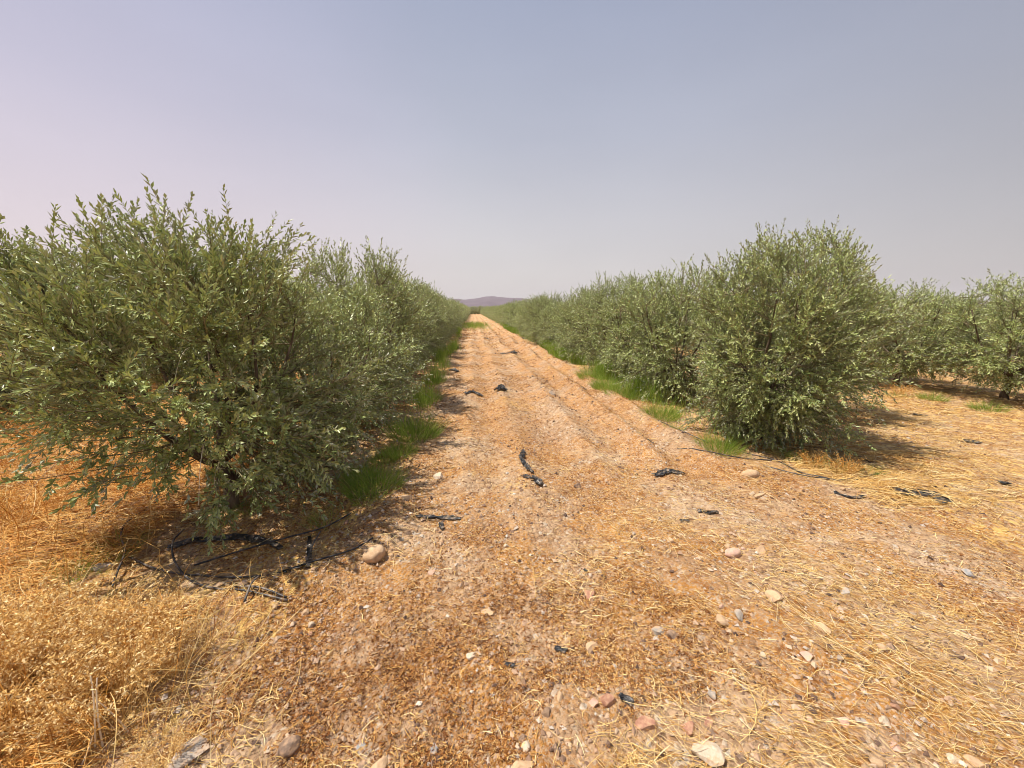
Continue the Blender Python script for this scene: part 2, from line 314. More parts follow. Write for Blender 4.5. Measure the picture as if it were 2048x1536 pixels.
def make_tree(seed, H=2.2, rx=1.0, ry=.95, zb=.32, nb=110, tpb=9, lpt=22, leaf=.05, lw=.011, whips=14, fold=.25, lean=(0, 0), tube=True, low=0.15, twl=.26, trunk_r=.045, skip=None, lump=.45, bare=6):
    g = np.random.default_rng(seed)
    # trunk and limbs
    polys, rad = [], []
    th = .38+.12*g.random(); tw = np.array([[0, 0, -.08], [.02, .01, .1], [.03*g.normal(), .03*g.normal(), th*.6], [.05*g.normal(), .05*g.normal(), th]])
    polys.append(tw); rad.append(np.array([1.35, 1.1, .95, 1.0])*trunk_r)
    limbs = []; nl = 7
    for i in range(nl):
        a = i*2*math.pi/nl+g.normal()*.3; rr_ = .45+.3*g.random()
        e = np.array([math.cos(a)*rx*rr_+lean[0], math.sin(a)*ry*rr_+lean[1], H*(.72+.2*g.random())]); c = np.array([math.cos(a)*rx*.45, math.sin(a)*ry*.45, th+.35])
        P = bez(tw[-1], c, e, 12)+np.cumsum(g.normal(0, .008, (12, 3)), 0); P[0] = tw[-1]; limbs.append(P); polys.append(P); rad.append(np.linspace(trunk_r*.55, .005, 12))
    LP = np.concatenate([l[2:] for l in limbs])
    # branches
    zc = zb+(H-zb)*.47; hz = (H-zb)*.53
    az_ = g.random(nb)*2*math.pi; zn = g.uniform(-1, .93, nb); Rh = np.where(zn > 0, (1-np.abs(zn)**2.3)**.5, (1-np.abs(zn)**4)**.5*.94)
    bump = 1-lump/2+lump*vn(np.cos(az_)*1.5+20, np.sin(az_)*1.5+zn*1.4+seed, seed)*1.2
    u = (g.random(nb)**.36)*bump
    E_ = np.stack([np.cos(az_)*rx*Rh*u+lean[0]*.6, np.sin(az_)*ry*Rh*u+lean[1]*.6, zc+zn*hz*(.75+.3*bump)], 1)
    if skip is not None: E_ = E_[~skip(E_)]
    E_[:, 2] = np.maximum(E_[:, 2], low)
    bpol, brad = [], []
    TP, TD, TL, TT = [], [], [], []
    for e in E_:
        cost = np.linalg.norm(LP-e, axis=1)+np.where(LP[:, 2] > e[2]-.12, .5, 0)+.4*np.linalg.norm(LP[:, :2], axis=1)
        s = LP[np.argmin(cost)]; m = (s+e)/2+np.array([(e[0]-s[0])*.2, (e[1]-s[1])*.2, -.12*g.random()-.02])+g.normal(0, .05, 3)
        P = bez(s, m, e, 8); bpol.append(P); brad.append(np.linspace(.0058, .0022, 8))
        k_ = int(round((tpb+g.integers(-2, 3))*(1 if e[2] < zb+(H-zb)*.76 else .72))); tt = .25+.75*g.random(k_); tt[0] = 1
        q = tt*(7-1e-4); i0 = q.astype(int); fr = (q-i0)[:, None]; p = P[i0]*(1-fr)+P[i0+1]*fr; tg = norm(P[i0+1]-P[i0])
        oc = norm((e-np.array([lean[0], lean[1], zc*.8]))*np.array([1, 1, .8]))
        dd = tg*.45+oc*.30+g.normal(0, .50, (k_, 3))+np.array([0, 0, .42 if e[2] > zc else .05])
        TP.append(p); TD.append(norm(dd)); TL.append(twl*(.55+.8*g.random(k_))*(.75 if e[2] < zc-.3 else 1)); TT.append(np.full(k_, (e[2]-zb)/(H-zb)))
    # upright whips on the crown
    if whips:
        a = g.random(whips)*2*math.pi; r0 = np.sqrt(g.random(whips))*.8
        p = np.stack([np.cos(a)*rx*r0*.9+lean[0], np.sin(a)*ry*r0*.9+lean[1], zb+(H-zb)*(1-.36*r0**2)*(.86+.1*g.random(whips))], 1)
        TP.append(p-np.array([0, 0, .12])); TD.append(norm(np.stack([np.cos(a)*.3*r0, np.sin(a)*.3*r0, np.ones(whips)], 1)+g.normal(0, .14, (whips, 3)))); TL.append(.20+.20*g.random(whips)); TT.append(np.ones(whips)*1.2)
    TP, TD, TL, TT = map(np.concatenate, (TP, TD, TL, TT)); nt_ = len(TP)
    droop = np.where(TT > .65, .05, .30)*g.random(nt_)
    K = lpt; tpos = np.linspace(.10, 1, K)[None]*np.ones((nt_, 1))+g.normal(0, .012, (nt_, K)); tpos = np.clip(tpos, 0, 1.02)
    # keep leaf spacing: short twigs carry fewer leaves
    keep = g.random((nt_, K)) < np.clip(TL/twl, .45, 1)[:, None]*.95
    P = TP[:, None]+TD[:, None]*(TL[:, None]*tpos)[..., None]; P[..., 2] -= (droop*TL)[:, None]*tpos**2
    T = TD[:, None]*np.ones_like(P); T[..., 2] -= 2*droop[:, None]*tpos; T = norm(T)
    ref = norm(g.normal(size=(nt_, 1, 3))); A1 = norm(np.cross(T, ref+0*T)); B1 = np.cross(T, A1)
    phi = (np.arange(K)[None]*math.pi+(np.arange(K)[None]//2)*math.pi/2)+g.normal(0, .35, (nt_, K))
    side = A1*np.cos(phi)[..., None]+B1*np.sin(phi)[..., None]
    ang = .75+g.normal(0, .16, (nt_, K)); ang = ang*(1-.55*tpos**3)
    Dl = norm(T*np.cos(ang)[..., None]+side*np.sin(ang)[..., None]); Nl = norm(np.cross(np.cross(Dl, T), Dl)+g.normal(0, .25, P.shape)+np.array([0, 0, .35]))
    ll = leaf*(.65+.6*g.random((nt_, K)))*(1-.25*tpos**4); ww = lw*(.8+.45*g.random((nt_, K)))
    kk = keep.ravel(); s3 = lambda a: a.reshape(-1, 3)[kk]; s1 = lambda a: a.ravel()[kk]
    Vl, Fl = blades(s3(P), s3(Dl), s3(Nl), s1(ll), s1(ww), fold)
    nleaf = int(kk.sum()); tr_ = np.clip(g.random((nt_, 1))*.45+g.random((nt_, K))*.5, 0, 1)
    rl = s1(tr_); rl[g.random(nleaf) < .006] = 1.0
    rl = np.concatenate([rl, rl]) if fold is not None else rl
    # twig stems: thin three-sided prisms
    n5 = np.array([0, .5, 1.]); SP = TP[:, None]+TD[:, None]*(TL[:, None]*n5)[..., None]; SP[..., 2] -= (droop*TL)[:, None]*n5**2
    Aa = norm(np.cross(TD, norm(g.normal(size=(nt_, 3))))); Bb = np.cross(TD, Aa); an = np.arange(3)*2*math.pi/3
    rads = np.array([.0019, .0014, .0007]); ring = SP[:, :, None]+rads[None, :, None, None]*(Aa[:, None, None]*np.cos(an)[None, None, :, None]+Bb[:, None, None]*np.sin(an)[None, None, :, None])
    Vt = ring.reshape(-1, 3); base = (np.arange(nt_)*9)[:, None, None, None]; r_i = (np.arange(2)*3)[None, :, None, None]; j = np.arange(3)[None, None, :, None]
    Ft = (base+r_i+np.concatenate([j, (j+1) % 3, (j+1) % 3+3, j+3], -1)).reshape(-1, 4)
    # branches
    Vb, Fb = tubes(bpol, brad, 4); Fb = np.array([f if len(f) == 4 else (*f, f[-1]) for f in Fb if len(f) == 4])
    V = np.concatenate([Vl, Vt, Vb]); F = np.concatenate([Fl, Ft+len(Vl), Fb+len(Vl)+len(Vt)])
    rn = np.concatenate([rl, np.repeat(g.random(nt_), 6), g.random(len(Fb))]); mi = np.concatenate([np.zeros(len(Fl)), np.ones(len(Ft)+len(Fb))])
    crown = mesh('crown', V, F, [M_leaf, M_twig], mi, False, {'rnd': rn})
    Vk, Fk = tubes(polys, rad, 8); trunk = mesh('trunk', Vk, Fk, [M_bark], smooth=True)
    return trunk, crown, (TP, TD, TL, TT)
# first tree on the left, with fruit
skL = lambda E: ((E[:, 2] < .58) & (E[:, 1] < -.1) & (E[:, 0] < .35)) | ((E[:, 2] < .5) & (E[:, 0] < .12) & (E[:, 0] > -.7)) | ((E[:, 2] < .62) & (E[:, 0] < -.5) & (E[:, 1] < .1)) | ((E[:, 2] < .95) & (E[:, 0] < -.6)) | ((E[:, 2] < 1.25) & (E[:, 0] < -.9)) | ((E[:, 2] > 1.2) & (E[:, 0] > .75))
trL = make_tree(11, H=2.14, rx=1.18, ry=1.0, zb=.28, nb=540, tpb=9, lpt=23, leaf=.049, lw=.0158, whips=20, lean=(-.12, 0), low=.25, twl=.28, trunk_r=.055, skip=skL, lump=.6)
skR = lambda E: (E[:, 2] < .42) & (E[:, 0] > .5)
trR = make_tree(23, H=2.13, rx=.86, ry=.95, zb=.12, nb=440, tpb=9, lpt=22, leaf=.046, lw=.0150, whips=26, low=.14, twl=.26, trunk_r=.05, lump=.75, skip=skR)
trM = [make_tree(40+i, H=2.12+.06*(i % 3), rx=1.12, ry=1.0, zb=.06, nb=320, tpb=9, lpt=19, leaf=.047, lw=.0160, whips=26, fold=None, low=.06, lump=.6) for i in range(5)]
trS = [make_tree(60+i, H=1.95, rx=1.0, ry=1.0, zb=.34, nb=270, tpb=9, lpt=18, leaf=.056, lw=.0135, whips=12, fold=None, low=.36) for i in range(2)]   # right-hand rows, trunks showing
trF = [make_tree(80+i, H=2.0+.05*i, rx=1.12, ry=1.0, zb=.08, nb=200, tpb=7, lpt=11, leaf=.085, lw=.022, whips=16, fold=None, low=.10, lump=.8) for i in range(4)]
def plant(data, x, y, label, group, rz=0, s=1., sz=None):
    t = thing('olive_tree', label, 'olive tree', (x, y, float(height(x, y))), rz, group)
    t.scale = (s, s, sz or s)
    obj('trunk', data[0], t); obj('crown', data[1], t); return t
ords = 'first second third fourth fifth sixth seventh eighth ninth tenth'.split()
g_ = np.random.default_rng(99)
LX, RX, R2X, R3X, L2X = -1.92, 3.55, 9.0, 14.6, -7.6
t = plant(trL, -2.02, 3.14, 'big olive tree standing nearest the camera at the left, twisted trunk over black hoses', 'olive trees of the left hedge', 0, .96, .97)
# its fruit
TP, TD, TL, TT = trL[2]
sel = g_.choice(np.where(TT > .35)[0], 260); c = TP[sel]+TD[sel]*(TL[sel]*g_.uniform(.2, .8, 260))[:, None]+g_.normal(0, .012, (260, 3))
ico_v = norm(np.array([[0, 0, 1.3], [1, 0, .4], [.31, .95, .4], [-.81, .59, .4], [-.81, -.59, .4], [.31, -.95, .4], [.81, .59, -.4], [-.31, .95, -.4], [-1, 0, -.4], [-.31, -.95, -.4], [.81, -.59, -.4], [0, 0, -1.3]]))*np.array([1, 1, 1.35])
ico_f = np.array([[0, 1, 2], [0, 2, 3], [0, 3, 4], [0, 4, 5], [0, 5, 1], [1, 6, 2], [2, 7, 3], [3, 8, 4], [4, 9, 5], [5, 10, 1], [6, 7, 2], [7, 8, 3], [8, 9, 4], [9, 10, 5], [10, 6, 1], [11, 7, 6], [11, 8, 7], [11, 9, 8], [11, 10, 9], [11, 6, 10]])
V = (c[:, None]+ico_v[None]*.0075).reshape(-1, 3); F = (ico_f[None]+(np.arange(260)*12)[:, None, None]).reshape(-1, 3)
o = obj('fruit', mesh('fruit', V, F, [M_fruit], smooth=True), t); o['kind'] = 'stuff'
# bare pale twigs hanging out of the crown
bp_, br_ = [], []
for i in range(9):
    a = g_.uniform(-2.9, -1.0); r0 = g_.uniform(.5, .95); z0 = g_.uniform(.5, 1.5); s_ = np.array([math.cos(a)*r0*1.1, math.sin(a)*r0*.85, z0])
    e = s_+np.array([math.cos(a), math.sin(a), g_.uniform(-.9, .1)])*g_.uniform(.18, .38); bp_.append(bez(s_, (s_+e)/2+np.array([0, 0, .12]), e, 7)); br_.append(np.linspace(.0028, .001, 7))
for P_, r0 in zip(bp_, br_):
    V, F = tubes([P_], [r0], 4); obj('bare_twig', mesh('bare_twig', V, F, [M_bare], attrs={'rnd': g_.random(len(F))}), t)
def hedge(X0, ys, side, grp, first=0, zs=(), s_fn=lambda y: 1., far=24):
    for i, y in enumerate(ys):
        n = i+first
        x = X0+g_.normal(0, .09)
        yy = y+g_.normal(0, .08)
        if y < far: data = trM[int(g_.integers(0, 5))]
        else: data = trF[int(g_.integers(0, 4))]
        if n < 10: lab = f'{ords[n]} olive tree from the near end of the {side}'
        elif n < 24: lab = f'olive tree merged into the middle stretch of the {side}'
        else: lab = f'small distant olive tree in the far stretch of the {side}'
        plant(data, x, yy, lab, (grp if n < 10 else grp+(', middle stretch' if n < 24 else ', far stretch')), g_.uniform(0, 6.28), s_fn(y)*g_.uniform(.95, 1.06), (zs[i] if i < len(zs) else s_fn(y)*g_.uniform(.86, 1.10)))
hedge(LX, np.arange(4.75, 127, 1.6), 'hedge left of the track', 'olive trees of the left hedge', 1, zs=(.80, 1.12, 1.0, .86, .98), s_fn=lambda y: .97)
plant(trR, 3.55, 4.25, 'tall bushy olive tree at the near end of the hedge right of the track', 'olive trees of the right hedge', .4, .97, 1.03)
plant(trM[2], 4.75, 5.45, 'second olive tree from the near end of the right hedge, whips against the sky', 'olive trees of the right hedge', 2.4, 1.0, 1.14)
hedge(RX, np.arange(6.35, 127, 1.55), 'hedge right of the track', 'olive trees of the right hedge', 2, zs=(.99, .93, .98, .90), s_fn=lambda y: .93 if y < 60 else .9)
for i, (x, y, rz, s) in enumerate([(9.3, 4.1, 0, .98), (9.1, 5.6, 1.1, .98), (8.7, 7.0, 2.2, .94), (9.0, 8.5, 4.0, 1.0), (9.1, 10.0, 5.0, .98)]):
    lab = ['olive tree at the far right edge of the photo with dark foliage to the ground', 'olive tree with a short forked trunk near the right edge, green weeds at its foot',
           'olive tree with a bare dark trunk showing just right of the tall bushy olive', 'olive tree half hidden behind the bare-trunked olive in the second row on the right', 'fifth olive tree back in the second row on the right'][i]
    plant(trS[i % 2], x, y, lab, 'olive trees of the second row on the right', rz, s*1.1, s)
for X0, ys, nm in ((R2X, np.arange(11.6, 40, 1.5), 'second row on the right'), (R3X, np.arange(5, 40, 1.5), 'third row on the right'), (R3X+5.6, np.arange(7, 40, 1.8), 'fourth row on the right')):
    for y in ys: plant(trS[int(g_.integers(0, 2))] if y < 14 else trF[int(g_.integers(0, 4))], X0+g_.normal(0, .1), y+g_.normal(0, .1), f'olive tree blending into the {nm} behind the nearer trees', f'olive trees of the {nm}', g_.uniform(0, 6.28), g_.uniform(.95, 1.05), g_.uniform(.84, 1.0))
for i, y in enumerate(np.arange(5.2, 44, 1.65)):
    plant(trM[int(g_.integers(0, 5))] if y < 14 else trF[int(g_.integers(0, 4))], L2X+g_.normal(0, .1), y+g_.normal(0, .1), (f'{ords[i]} dark olive tree from the left edge in the row behind the nearest tree' if i < 3 else 'olive tree in the row behind the left hedge'),
          'olive trees of the second row on the left', g_.uniform(0, 6.28), g_.uniform(1.1, 1.25), g_.uniform(1.1, 1.25))
for i, x in enumerate(np.arange(-6, 7, 1.1)):
    plant(trF[i % 4], x, 130+2*(i % 2)+g_.normal(0, .5), 'tiny olive tree closing the far end of the dirt track', 'olive trees closing the end of the track', g_.uniform(0, 6), 1.25, g_.uniform(1.1, 1.3))
# ------------------------------------------------------------------ litter
def ground_blades(name, x, y, ln, wd, ang, tilt, mats, rnd, lift=.006, curve=.3, seed=1, segs=2, roll=.6):
    g = np.random.default_rng(seed); n = len(x); z = height(x, y)+lift*g.random(n)
    d = np.stack([np.cos(ang)*np.cos(tilt), np.sin(ang)*np.cos(tilt), np.sin(tilt)], 1)
    up = norm(np.array([[0, 0, 1.]])+g.normal(0, roll, (n, 3))); s = norm(np.cross(d, up))
    t = np.linspace(0, 1, segs+1); cv = g.normal(0, curve, n)*ln; cz = np.abs(g.normal(0, curve*.25, n))*ln
    hs = norm(np.cross(d, np.array([[0, 0, 1.]])))
    pts = np.stack([x, y, z], 1)[:, None]+d[:, None]*(ln[:, None]*(t-.5*(np.abs(tilt) < .35)[:, None]))[..., None]
    bow = 4*t*(1-t); pts = pts+hs[:, None]*(cv[:, None]*bow)[..., None]; pts[..., 2] += cz[:, None]*bow
    w_ = wd[:, None]*np.array([1.]*segs+[.35])[None]/2
    V = np.stack([pts-s[:, None]*w_[..., None], pts+s[:, None]*w_[..., None]], 2)   # n, segs+1, 2, 3
    i = (np.arange(n)*(segs+1)*2)[:, None, None]; k = (np.arange(segs)*2)[None, :, None]
    F = (i+k+np.array([0, 1, 3, 2])[None, None]).reshape(-1, 4)
    return mesh(name, V.reshape(-1, 3), F, mats, attrs={'rnd': np.repeat(rnd, segs)})
def scatter(n, ymin, ymax, power=0, seed=1, xl=None):
    """random ground spots inside the wedge the photograph takes in, denser near the camera"""
    g = np.random.default_rng(seed); u = g.random(n)
    d = ymin*(ymax/ymin)**(u**(1-power) if power else u)
    a = g.uniform(-1.05, 1.26, n) if xl is None else g.uniform(*xl, n)
    x = d*np.tan(a*.93); return x, d+g.normal(0, .02, n)
shade = lambda x, y, s, lo, hi, f=1.: sstep(fbm(x*f, y*f, s, 4), lo, hi)
g2 = np.random.default_rng(5)
# rust-coloured chaff, small curled bits
x, y = scatter(470000, .75, 32, 0, 51)
tro = sum(np.exp(-((x-c_-(fbm(x*0+3.3, y*.35, 31, 2)-.5)*.25)/.15)**2) for c_ in (.95, 1.66, 2.25, .25, -.4))*sstep(y, 2.5, 4.5)*(x > -.8)*(x < 2.8)
dens = .03+.85*tro*vn(x*1.5, y*.9, 301)+1.1*shade(x, y, 61, .48, .58, 1.3)*(.25+1.0*shade(x, y, 161, .42, .6, 5)+.5*sstep(y, 4, 9)*shade(x, y, 162, .45, .6, 2)); dens *= np.where(x < -1.3, .8, 1)
k = g2.random(len(x)) < dens; x, y = x[k], y[k]; n = len(x); sc = 1+.10*y+.12*np.maximum(y-4, 0)
rn = np.clip(g2.random(n)*.85+.4*fbm(x*1.4, y*1.4, 71, 3)-.20, 0, 1)
tag(obj('dry_leaf_litter', ground_blades('dry_leaf_litter', x, y, g2.uniform(.005, .020, n)*sc, g2.uniform(.0014, .0044, n)*sc, g2.uniform(0, 6.28, n), g2.normal(0, .3, n), [M_chaff], rn, .01, .45, 52, 2, .9)),
    'rust and gold coloured dry leaf litter strewn over the stony soil', 'leaf litter', kind='stuff')
# fine pale straw bits everywhere
x, y = scatter(120000, .75, 22, 0, 53)
dens = .05+.5*shade(x, y, 63, .47, .62, 1.6)+.30*sstep(x, 2.2, 4.5)+.5*sstep(-x, 1., 2.2)
k = g2.random(len(x)) < dens*.6; x, y = x[k], y[k]; n = len(x); sc = 1+.08*y
ang = np.where(g2.random(n) < .45, g2.normal(-.35, .45, n), g2.uniform(0, 6.28, n))
tag(obj('straw_litter', ground_blades('straw_litter', x, y, g2.uniform(.02, .10, n)*sc**.5, g2.uniform(.0012, .0028, n)*sc, ang, g2.normal(0, .16, n), [M_straw], g2.random(n), .014, .16, 54, 3, .5)),
    'short pale straw bits scattered over the track and field', 'straw', kind='stuff')
# fine straws, thickest on the right
x, y = scatter(110000, .8, 14, 0, 154, (0, 1.26)); k = g2.random(len(x)) < (.10+.55*shade(x, y, 165, .44, .6, 1.3))*sstep(x/np.maximum(y, .5), .15, 1.1); x, y = x[k], y[k]; n = len(x)
tag(obj('fine_straw', ground_blades('fine_straw', x, y, g2.uniform(.03, .13, n), g2.uniform(.0009, .0018, n)*(1+.12*y), np.where(g2.random(n) < .5, g2.normal(-.5, .4, n), g2.uniform(0, 6.28, n)), g2.normal(0, .1, n), [M_straw], g2.random(n), .012, .14, 155, 3, .5)),
    'thin pale straw thickly strewn on the right-hand side', 'straw', kind='stuff')
# long straws on the right
x, y = scatter(4500, .9, 13, 0, 55, (.1, 1.26))
dens = (.10+.5*shade(x, y, 65, .50, .62, 1.1)+.2*sstep(x, 3, 5))*(.05+sstep(x/y, .15, .9))
k = g2.random(len(x)) < dens; x, y = x[k], y[k]
bx = np.linspace(1320, 1660, 90)[:, None]; bz = np.array([at(p+g2.normal(0, 10), 1055+(p-1320)*.66+g2.normal(0, 14)) for p in bx[:, 0]])
bz2 = np.array([at(p+g2.normal(0, 10), 925+(p-1110)*.12+g2.normal(0, 7)) for p in np.linspace(1110, 1290, 50)])
bz3 = np.array([at(p+g2.normal(0, 20), 1200+(p-1600)*.8+g2.normal(0, 34)) for p in np.linspace(1560, 1850, 110)])
x = np.concatenate([x, bz[:, 0], bz2[:, 0], bz3[:, 0]]); y = np.concatenate([y, bz[:, 1], bz2[:, 1], bz3[:, 1]]); n = len(x)
ang = g2.normal(-.55, .40, n); ang[:len(x)//3] = g2.uniform(0, 6.28, len(x)//3)
p0, p1 = at(1320, 1055), at(1640, 1262); ang[-250:] = math.atan2(p1[1]-p0[1], p1[0]-p0[0])+g2.normal(0, .2, 250)
tag(obj('long_straw', ground_blades('long_straw', x, y, g2.uniform(.04, .26, n), g2.uniform(.0009, .0023, n), ang, g2.normal(0, .06, n), [M_straw], g2.uniform(.05, 1, n), .02, .13, 56, 5, .5)),
    'long golden straws lying in windrows on the right of the track', 'straw', kind='stuff')
# matted golden grass of the left field and of the right field
x, y = scatter(70000, 1.1, 26, 0, 57, (-1.1, -.28)); k = (x < -1.15-.4*sstep(y, 1.6, 3)-.4*fbm(x*2, y*2, 5, 2)) & ~((np.hypot((x+1.35)/.95, (y-2.75)/.85) < 1.0) | (np.hypot((x+1.6)/.78, (y-2.25)/.42) < 1)); x, y = x[k], y[k]
x2, y2 = scatter(52000, 2.5, 30, 0, 58, (.55, 1.26)); k = g2.random(len(x2)) < (.12+.6*shade(x2, y2, 66, .44, .60, 1.)); x2, y2 = x2[k], y2[k]; k = x2 > 3.3; x2, y2 = x2[k], y2[k]
for nm, (xx, yy), mt, lab in (('matted_straw', (x, y), M_field, 'thick mat of orange-gold dead grass left of the nearest olive tree'), ('mown_straw', (x2, y2), M_straw, 'flattened pale straw covering the field on the right')):
    n = len(xx); left = mt is M_field
    tag(obj(nm, ground_blades(nm, xx, yy, g2.uniform(.08, .30, n)*(1+.03*yy), g2.uniform(.0016, .0034, n)*(1+.16*yy), np.where(g2.random(n) < .55, g2.normal(-.1 if left else -.3, .35, n), g2.uniform(0, 6.28, n)), np.abs(g2.normal(0, .16 if left else .06, n)), [mt], g2.random(n), .09 if left else .03, .20, 59, 4, .5)), lab, 'straw', kind='stuff')
# pale wispy stems rising around the weeds and hoses at the left
x = g2.uniform(-3.6, -.75, 2600); y = g2.uniform(1.0, 2.9, 2600); k = (x < -.62*y+.15) & (g2.random(2600) < .25+shade(x, y, 168, .42, .58, 1.5)) & ~((np.hypot((x+1.35)/.8, (y-2.75)/.6) < 1.) | (np.hypot((x+1.6)/.7, (y-2.2)/.42) < 1)); x, y = x[k], y[k]; n = len(x)
tag(obj('wispy_grass', ground_blades('wispy_grass', x, y, g2.uniform(.14, .46, n), g2.uniform(.0012, .0024, n), g2.uniform(0, 6.28, n), g2.uniform(.35, 1.4, n), [M_straw], g2.random(n), .01, .28, 261, 6, .5)),
    'pale wispy dead grass stems around the dry weeds and hoses', 'dry grass', kind='stuff')
# standing dead stalks in the left field
x, y = scatter(15000, 1.2, 14, 0, 60, (-1.1, -.35)); k = (x < -1.05-.25*y*.3) & ~((np.hypot((x+1.35)/.9, (y-2.75)/.8) < .98) | (np.hypot((x+1.6)/.78, (y-2.25)/.45) < 1)); x, y = x[k], y[k]; k = g2.random(len(x)) < .12+shade(x, y, 68, .45, .6, 1.2); x, y = x[k], y[k]; n = len(x)
tag(obj('dry_grass', ground_blades('dry_grass', x, y, g2.uniform(.12, .48, n), g2.uniform(.0014, .0028, n)*(1+.12*y), g2.uniform(0, 6.28, n), g2.uniform(.5, 1.45, n), [M_field], g2.random(n), .01, .22, 61, 5, .5)),
    'upright golden dead grass stalks in the left field', 'dry grass', kind='stuff')
# pebbles
x, y = scatter(70000, .75, 24, 0, 62, (-.95, 1.26)); k = g2.random(len(x)) < (.22+.7*shade(x, y, 69, .46, .60, 1.1))*np.where(x < -1.2, .3, 1); x, y = x[k], y[k]; n = len(x)
s = (.003+.012*g2.random(n)**3.2)*(1+.11*y); rot = g2.uniform(0, 6.28, n); sq = g2.uniform(.35, .8, n); el = g2.uniform(.6, 1, n)
pv = norm(np.array([[1, 0, 0], [-1, 0, 0], [0, 1, 0], [0, -1, 0], [0, 0, 1], [0, 0, -1]], float))*np.ones((n, 1, 1))*g2.uniform(.7, 1.25, (n, 6, 1))+g2.normal(0, .18, (n, 6, 3))
pv = pv*np.stack([s, s*el, s*sq], 1)[:, None]; cx_, sx_ = np.cos(rot)[:, None], np.sin(rot)[:, None]
px_ = pv[..., 0]*cx_-pv[..., 1]*sx_+x[:, None]; py_ = pv[..., 0]*sx_+pv[..., 1]*cx_+y[:, None]; pz_ = pv[..., 2]+(height(x, y)+s*sq*.35)[:, None]
pf = np.array([[0, 2, 4], [2, 1, 4], [1, 3, 4], [3, 0, 4], [2, 0, 5], [1, 2, 5], [3, 1, 5], [0, 3, 5]])
F = (pf[None]+(np.arange(n)*6)[:, None, None]).reshape(-1, 3)
tag(obj('gravel', mesh('gravel', np.stack([px_, py_, pz_], -1), F, [M_peb], attrs={'rnd': np.repeat(g2.random(n), 8)})), 'fine gravel and crumbs of stone loose on the soil', 'gravel', kind='stuff')
# ------------------------------------------------------------------ stones
from mathutils import noise as mn
import bmesh
def stone(px, py, wpx, hpx, mk, label, rot=0, flat=.6, sharp=.5, seed=0, tilt=0):
    wpx *= 1.0
    x, y = at(px, py+hpx*.3); u = pxsize(px, py); w_ = wpx*u; g = np.random.default_rng(1000+seed)
    bm = bmesh.new(); bmesh.ops.create_icosphere(bm, subdivisions=3, radius=1)
    P = np.array([v.co[:] for v in bm.verts])
    # chip planes off for a broken, faceted shape
    for i in range(int(4+10*sharp)):
        nrm = norm(g.normal(size=3)); dd = g.uniform(.36, .72) if sharp > .3 else g.uniform(.8, .95); pr = P@nrm; P = P-np.where(pr > dd, pr-dd, 0)[:, None]*nrm[None]
    nz = np.array([mn.noise(Vector(p*1.7)+Vector((seed*3.1, 0, 0))) for p in P])+.5*np.array([mn.noise(Vector(p*4.5)+Vector((seed*3.1, 5, 0))) for p in P])
    P = P*(1+nz[:, None]*(.04 if sharp > .4 else .13)); P /= np.abs(P).max(0)
    asp = max(.45, min(1.3, hpx/wpx*1.15)); P = P*np.array([w_/2, w_/2*asp, w_/2*flat])
    for v, p in zip(bm.verts, P): v.co = p
    me = bpy.data.meshes.new('stone'); bm.to_mesh(me); bm.free(); me.materials.append(SM[mk])
    me.polygons.foreach_set('use_smooth', np.full(len(me.polygons), sharp < .4))
    o = obj('stone', me, loc=(x, y, float(height(x, y))+w_/2*flat*.22)); o.rotation_euler = (tilt, tilt*.5, rot)
    tag(o, label, 'stone', 'loose stones on the ground')
